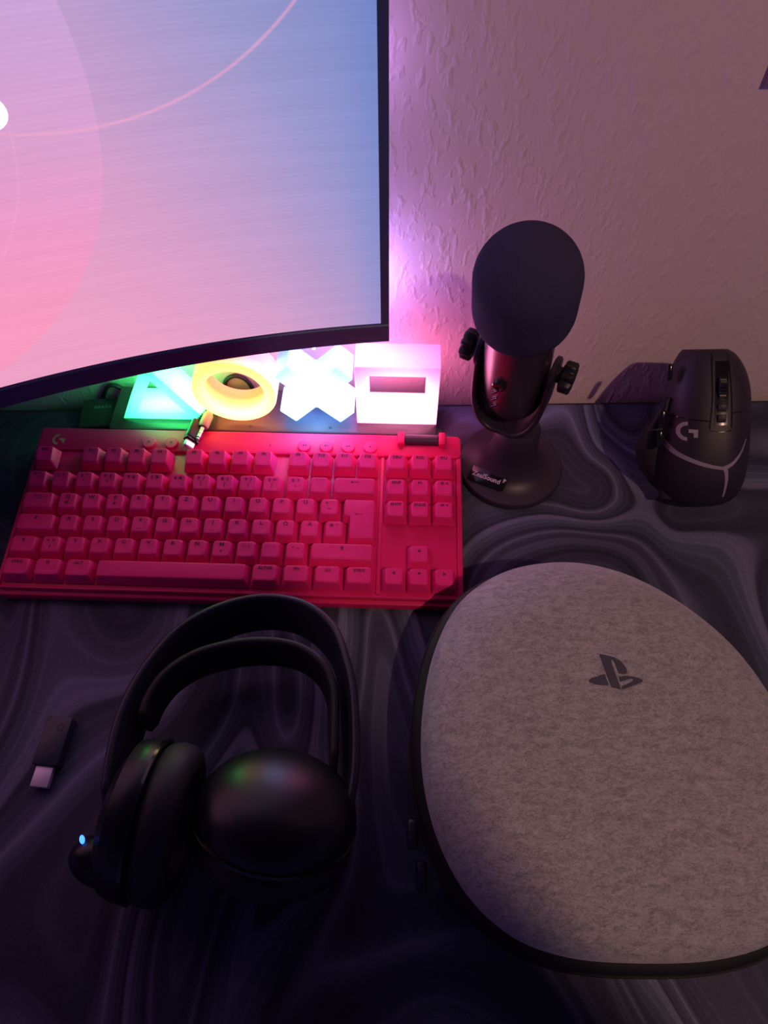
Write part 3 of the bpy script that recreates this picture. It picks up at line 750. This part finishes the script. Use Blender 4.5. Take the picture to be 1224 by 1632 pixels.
# stations: y, left half width, right half width, top height, belly factor
ST = [(0, 10, 10, 10), (4, 21, 21, 22), (12, 29, 29, 33), (26, 35, 33, 40.5), (44, 36, 34, 42.5), (62, 34, 33.5, 41.5), (80, 32, 33, 38), (98, 30, 31, 33), (112, 27.5, 26, 28.5), (122, 23, 19, 24.5), (ML, 20, 13, 21)]
ST = [(a[0]*1.0, a[1], a[2], a[3]) for a in ST]
stc = catmull([Vector((a[0], a[1], a[2])) for a in ST], 4); hts = catmull([Vector((a[0], a[3], 0)) for a in ST], 4)
def st(y):
    for i in range(len(stc)-1):
        if y <= stc[i+1].x:
            t = (y-stc[i].x)/(stc[i+1].x-stc[i].x); p = stc[i].lerp(stc[i+1], t); return [y, p.y, p.z, hts[i].y+(hts[i+1].y-hts[i].y)*t]
    return [y, stc[-1].y, stc[-1].z, hts[-1].y]
bm = bmesh.new(); rings = []
for p, hh in zip(stc, hts):
    y, l, r, h = p.x, p.y, p.z, hh.y; ring = []
    for k in range(40):
        a = PI*k/39; c = math.cos(a); x = (r if c > 0 else l)*math.copysign(abs(c)**.80, c)
        ring.append((x, y, 3+(h-3)*abs(math.sin(a))**.86))
    ring += [(-l*.9, y, 1.0), (-l*.5, y, 0), (r*.5, y, 0), (r*.9, y, 1.0)]
    rings.append(ring)
loft(bm, rings); fin('shell', bm, M_mouse, mouse, ang=50)
def skin(x, y, off=.3):
    # find the skin by the same section law
    Y, l, r, h = st(y); w = r if x > 0 else l; c = min(1, abs(x)/w)**(1/.80); s = math.sqrt(max(0, 1-c*c))
    return Vector((x, Y, 3+(h-3)*s**.86+off))
# thumb rest flaring out on the left
bm = bmesh.new(); rings = []
for y, out, zz in ((8, 26, 5), (18, 38, 7), (32, 48, 9), (48, 52, 11), (64, 48, 13), (78, 40, 15), (90, 33, 17)):
    rings.append([(-20, y, 20), (-31, y, 17), (-(out*.6+12), y, zz+4), (-out+3, y, zz+.6), (-out, y, zz-1.2), (-out+2, y, zz-3), (-(out*.6+8), y, 1.5), (-20, y, 1.2)])
rr = [catmull([Vector(p) for p in r], 4) for r in rings]
R3 = []
for i in range(len(rr)-1):
    for k in range(4): R3.append([a.lerp(b, k/4) for a, b in zip(rr[i], rr[i+1])])
R3.append(rr[-1]); loft(bm, R3); fin('thumb_rest', bm, M_mouse2, mouse)
# stripe
def stripe(bm, pts, w0, w1, off=.45):
    P = catmull([Vector((x, y, 0)) for x, y in pts], 8); n = len(P); A = []; B = []
    for i, p in enumerate(P):
        t = (P[min(i+1, n-1)]-P[max(0, i-1)]).normalized(); s = Vector((-t.y, t.x, 0)); w = (w0+(w1-w0)*i/(n-1))/2
        a, b = p+s*w, p-s*w; A.append(skin(a.x, a.y, off)); B.append(skin(b.x, b.y, off))
    va = [bm.verts.new(v) for v in A]; vb = [bm.verts.new(v) for v in B]; vc = [bm.verts.new(v-Vector((0, 0, 1.2))) for v in A]; vd = [bm.verts.new(v-Vector((0, 0, 1.2))) for v in B]
    for i in range(n-1):
        bm.faces.new((va[i], va[i+1], vb[i+1], vb[i])); bm.faces.new((va[i], vc[i], vc[i+1], va[i+1])); bm.faces.new((vb[i], vb[i+1], vd[i+1], vd[i]))
bm = bmesh.new()
stripe(bm, [(-35, 61), (-33, 56), (-24, 48), (-6, 41), (9, 38)], 4.5, 2.4); stripe(bm, [(8, 38), (15, 42), (21, 50), (25, 60)], 3.4, .8); stripe(bm, [(9.5, 39), (11.5, 30), (12, 14)], 3.4, 1.4)
fin('stripe', bm, M_mstrip, mouse, ang=60)['label'] = 'pale translucent stripe'
bm = bmesh.new()
for pl in g_logo(7.2): add_poly(bm, pl, lambda x, y: skin(-19+x, 66+y, .5), 0)
fin('logo', bm, M_mlogo, mouse, smooth=False)['label'] = 'pale grey logo'
# button seams as thin dark inlays, centre channel, wheel, buttons
bm = bmesh.new()
stripe(bm, [(-4, 68), (-2.5, 90), (-3, 110), (-3, 124)], 1.0, 1.0, .2); stripe(bm, [(12, 69), (11.5, 90), (10, 110), (8.5, 124)], 1.0, 1.0, .2)
stripe(bm, [(-30, 77), (-16, 75), (-4, 74)], .8, .8, .2); stripe(bm, [(12, 80), (22, 81), (32, 83)], .8, .8, .2); stripe(bm, [(-4, 67), (4, 66), (12, 67)], .8, .8, .2)
fin('button_seam', bm, M_gloss, mouse)
bm = bmesh.new()
def patch(bm, x0, x1, y0, y1, off, nx=4, ny=8):
    g = [[bm.verts.new(skin(x0+(x1-x0)*i/nx, y0+(y1-y0)*j/ny, off)) for j in range(ny+1)] for i in range(nx+1)]
    for i in range(nx):
        for j in range(ny): bm.faces.new((g[i][j], g[i+1][j], g[i+1][j+1], g[i][j+1]))
patch(bm, -.5, 9, 71, 118, .35); fin('wheel_channel', bm, M_gloss, mouse)
bm = bmesh.new(); wp = skin(4.2, 97, 0); RW = Matrix.Translation((0, wp.y, wp.z-6)) @ Matrix.Rotation(PI/2, 4, 'Y')
rg = []
for z, r in ((1.2, 9.5), (2.2, 11), (6.6, 11), (7.6, 9.5)):
    rg.append([RW @ Vector(((r+.35*math.cos(30*a))*math.cos(a), (r+.35*math.cos(30*a))*math.sin(a), z)) for a in [2*PI*k/120 for k in range(120)]])
loft(bm, rg); fin('scroll_wheel', bm, M_shell, mouse)
for yy in (76, 84):
    bm = bmesh.new(); p = skin(4.2, yy, 1.0); box(bm, p, (6.4, 6, 2.2), .9); fin('top_button', bm, M_mouse, mouse)
for yy, xx in ((74, -35.5), (58, -36.5)):
    bm = bmesh.new(); box(bm, (xx, yy, 24), (5, 14, 6), 1.6); fin('side_button', bm, M_gloss, mouse)
bm = bmesh.new(); box(bm, (-32, 110, 22), (4, 13, 6), 1.5); fin('side_button', bm, M_gloss, mouse)

bm = bmesh.new(); prism(bm, [(128, 0), (172, 0), (172, 62), (154, 62)], -18, 18, mtx=Matrix(((0, 0, 1, 0), (1, 0, 0, 0), (0, 1, 0, 0), (0, 0, 0, 1))))
tag(fin('mouse_stand', bm, M_black, loc=(558, -6, 0), smooth=False), 'small black wedge holding up the front of the mouse', 'stand')

# ------------------------------------------------------------------ felt carrying case
case = empty('carrying_case', (430, -120, 0), (0, 0, 0), 'egg shaped headset case with grey felt lid and black lower shell', 'case')
OUT = [(405, -9), (374, -17), (346, -37), (327, -70), (317, -110), (315, -150), (322, -187), (338, -218), (362, -239), (392, -249), (430, -252), (470, -251), (503, -243), (526, -224), (541, -194), (546, -155), (541, -115), (526, -77), (501, -46), (469, -22), (436, -10)]
OC = Vector((430, -128))
oc = [Vector((p.x, p.y)) for p in catmull([Vector((x, y, 0)) for x, y in OUT], 6, True)]
def oring(off, z, k=None):
    r = []
    for p in oc:
        d = p-OC
        q = OC+d*(k if k is not None else 1)
        if off: q = q+d.normalized()*off
        r.append((q.x-430, q.y+120, z))
    return r
ZR, ZT = 46, 84
bm = bmesh.new(); rings = []
for k in range(15):
    t = PI/2*k/14; kk = math.cos(t)**.62 if k < 14 else .0; z = ZR+(ZT-ZR)*math.sin(t)**.9
    if k == 14: kk = .02
    rings.append(oring(0, z, max(kk, .02)))
fine = [oring(0, ZR-5), ] + rings
loft(bm, fine); lid = fin('felt_lid', bm, FELT, case, ang=60); lid['label'] = 'grey felt lid'
bm = bmesh.new(); loft(bm, [oring(-16, 0), oring(-7, 2.5), oring(1, 9), oring(5, 18), oring(6.5, 30), oring(5.5, 38), oring(2, ZR-4), oring(-2, ZR-3)]); fin('lower_shell', bm, M_case, case, ang=60)
bm = bmesh.new()
zip_pts = [Vector(p) for p in oring(6.2, 33)]
tube(bm, zip_pts[::2], 1.0, 6, closed=True, sect=[(a, b) for a, b in rrect(2.2, 5, .9, 2)]); fin('zip', bm, M_case, case)
for (x, y, dz) in ((-122, -64, 2), (-117, -86, -4)):
    bm = bmesh.new(); box(bm, (x, y, 30+dz), (7, 17, 9), 2.5, 3); fin('zip_pull', bm, M_band, case)
# logo print on the lid; heights follow the lid's own surface
def lid_z(x, y):
    d = Vector((x+430, y-120))-OC; a = math.atan2(d.y, d.x); best = min(oc, key=lambda p: abs((math.atan2((p-OC).y, (p-OC).x)-a+PI) % (2*PI)-PI))
    kk = min(.999, d.length/(best-OC).length); t = math.acos(kk**(1/.62)); return ZR+(ZT-ZR)*math.sin(t)**.9
def case_mark(poly, bm):
    # picture units of the mark, y down -> lid plan
    sx = .0; out = []
    add_poly(bm, poly, lambda a, b: (a, b, lid_z(a, b)+.5), 0)
def pm(px, py):         # mark drawn in a 1224-wide detail sketch, centred 625,430
    return ((px-625)*.0612+2.6, (430-py)*.0660+18.2)
bm = bmesh.new()
case_mark([pm(*p) for p in [(508, 252), (560, 262), (610, 275), (655, 290), (700, 320), (730, 355), (750, 395), (750, 430), (738, 448), (700, 452), (664, 446), (658, 400), (645, 340), (632, 312), (615, 312), (612, 340), (628, 430), (645, 530), (656, 600), (610, 588), (572, 578), (556, 520), (535, 400)]], bm)
case_mark([pm(*p) for p in [(526, 450), (470, 465), (400, 485), (362, 505), (362, 525), (400, 545), (460, 556), (542, 558), (542, 535), (480, 530), (448, 520), (480, 508), (530, 492)]], bm)
case_mark([pm(*p) for p in [(662, 480), (720, 470), (790, 476), (850, 490), (888, 510), (880, 530), (830, 548), (760, 572), (672, 598), (668, 572), (740, 545), (800, 518), (800, 502), (770, 498), (720, 510), (664, 526)]], bm)
fin('logo', bm, M_pslogo, case, smooth=False)['label'] = 'dark printed logo'

# ------------------------------------------------------------------ headset
hs = empty('headset', (195, -120, 0), (0, 0, 0), 'black over-ear wireless headset lying on the mat', 'headset')
HO = Vector((195, -120, 0))
def arch(pts, name, m, width, thick, lean, n=8):
    """pts: centre line (x, y, z); the ribbon's width stands up, leaning outwards by lean"""
    P = catmull(pts, n); L = len(P); rings = []; cen = Vector((205, -150, 0))
    for i, p in enumerate(P):
        t = (P[min(i+1, L-1)]-P[max(0, i-1)]).normalized()
        out = (p-cen); out.z = 0; out = (out-t*out.dot(t)).normalized()
        upv = t.cross(out); 
        if upv.z < 0: upv = -upv
        le = math.radians(lean if not callable(lean) else lean(i/(L-1)))
        wv = (upv*math.cos(le)+out*math.sin(le)); nv = (out*math.cos(le)-upv*math.sin(le))
        e = min(1, min(i, L-1-i)/3*.35+.65)
        rings.append([p-HO+wv*b*e+nv*a*e for a, b in rrect(thick, width, thick*.48, 4)])
    bm = bmesh.new(); loft(bm, rings); return fin(name, bm, m, hs, ang=60)
arch([(127, -172, 42), (126, -140, 42), (128, -112, 40), (137, -82, 36), (152, -56, 30), (178, -38, 26), (207, -31, 24), (235, -38, 26), (256, -58, 29), (266, -88, 36), (270, -122, 40), (270, -158, 42), (264, -185, 42)],
     'headband', M_band, 32, 5.5, lambda t: 8+20*math.sin(PI*t))
arch([(136, -118, 36), (139, -102, 36), (149, -85, 35), (169, -71, 32), (200, -64, 30), (228, -67, 31), (247, -79, 34), (257, -98, 36), (259, -125, 38), (260, -150, 40)],
     'head_strap', M_soft, 27, 5.5, lambda t: 4+16*math.sin(PI*t))
def cup(name, c, axis, r1, r2, th, upv):
    """shell dome + cushion around an axis pointing outwards"""
    ax = Vector(axis).normalized(); v = Vector(upv); v = (v-ax*v.dot(ax)).normalized(); u = v.cross(ax)
    def rings_(prof):
        out = []
        for k, a in prof:
            out.append([Vector(c)-HO+ax*a+u*math.cos(2*PI*j/56)*r1*k+v*math.sin(2*PI*j/56)*r2*k for j in range(56)])
        return out
    bm = bmesh.new(); loft(bm, rings_([(.98, 0), (1.0, 3), (.985, 8), (.94, 14), (.85, th*.62), (.70, th*.80), (.48, th*.92), (.24, th*.985), (.03, th)])); sh = fin('ear_cup', bm, M_shell, hs)
    bm = bmesh.new(); loft(bm, rings_([(.97, -1.6), (1.012, -1.2), (1.012, .6), (.97, 1.0)]), False, False, loop=True); b = fin('rim', bm, M_gloss, sh)
    bm = bmesh.new(); loft(bm, rings_([(.90, -1), (.96, -4), (1.0, -10), (.98, -17), (.90, -22), (.78, -24), (.66, -22), (.60, -17), (.58, -8), (.58, -1)]), False, False, loop=True); fin('ear_cushion', bm, M_soft, sh)
    bm = bmesh.new(); loft(bm, rings_([(.6, -1), (.6, -4), (.5, -4.6)])); fin('speaker_cover', bm, M_case, sh)
    return sh
c1 = cup('left', (151, -176, 49), (-1, .16, .12), 46, 47, 25, (0, 0, 1))
c2 = cup('right', (227, -177, 52), (.20, .67, .715), 48, 47, 32, (0, 1, 0))
# microphone stub with its light
bm = bmesh.new(); tube(bm, catmull([(142, -202, 34), (128, -200, 35), (117, -195, 36), (111, -184, 37)], 6), [13]*13+[12.8, 12.3, 11.3, 9.8, 7.3, 3], 20)
for v in bm.verts: v.co -= HO
fin('boom_microphone', bm, M_shell, c1)
bm = bmesh.new(); t = bmesh.new(); bmesh.ops.create_uvsphere(t, u_segments=16, v_segments=10, radius=1)
for v in t.verts: v.co = Matrix.Rotation(.35, 4, 'Z') @ Vector((v.co.x*1.5, v.co.y*2.6, v.co.z*1.5)) + Vector((113.2, -186.5, 47.5))-HO
merge(bm, t); fin('status_light', bm, M_led, c1)['label'] = 'glowing blue light'

# ------------------------------------------------------------------ usb dongle
dg = empty('usb_dongle', (64.5, -118, 0), (0, 0, math.radians(-6)), 'black wireless dongle with bare metal plug lying left of the headset', 'usb dongle')
bm = bmesh.new(); box(bm, (0, 0, 5), (18, 33, 9.4), 1.2); fin('dongle_body', bm, M_dongle, dg, ang=30)
bm = bmesh.new(); box(bm, (-.2, -23.2, 4.8), (12, 13.6, 4.5), .4)
fin('metal_plug', bm, M_steel, dg, ang=30)['label'] = 'bare metal plug'
bm = bmesh.new()
def line_poly(bm, pts, w, mp, closed=True):
    P = [Vector(p) for p in pts]; n = len(P)
    for i in range(n if closed else n-1):
        a, b = P[i], P[(i+1) % n]; t = (b-a).normalized(); s = Vector((-t.y, t.x))*w/2
        add_poly(bm, [tuple(a-s-t*w/2), tuple(b-s+t*w/2), tuple(b+s+t*w/2), tuple(a+s-t*w/2)], mp, 0)
zf = lambda a, b: (a+3, b, 9.78)
line_poly(bm, [(2.2*math.cos(k*PI/8), 9+2.2*math.sin(k*PI/8)) for k in range(16)], .5, zf)
line_poly(bm, [(-2.2, 3.4), (2.2, 3.4), (0, -.6)], .5, zf)
line_poly(bm, [(-2, -4), (2, -8)], .5, zf, False); line_poly(bm, [(2, -4), (-2, -8)], .5, zf, False)
fin('shape_mark', bm, M_engrave, dg, smooth=False)

# ------------------------------------------------------------------ dark corner of something hanging on the wall, upper right
bm = bmesh.new(); prism(bm, [(0, 0), (110, -2), (110, 130), (-2, 130)], 0, 4, mtx=Matrix.Rotation(PI/2, 4, 'X'))
tag(fin('wall_picture', bm, M_frame, loc=(526.5, 195.9, 280), smooth=False), 'dark picture edge hanging on the wall at the upper right', 'picture')
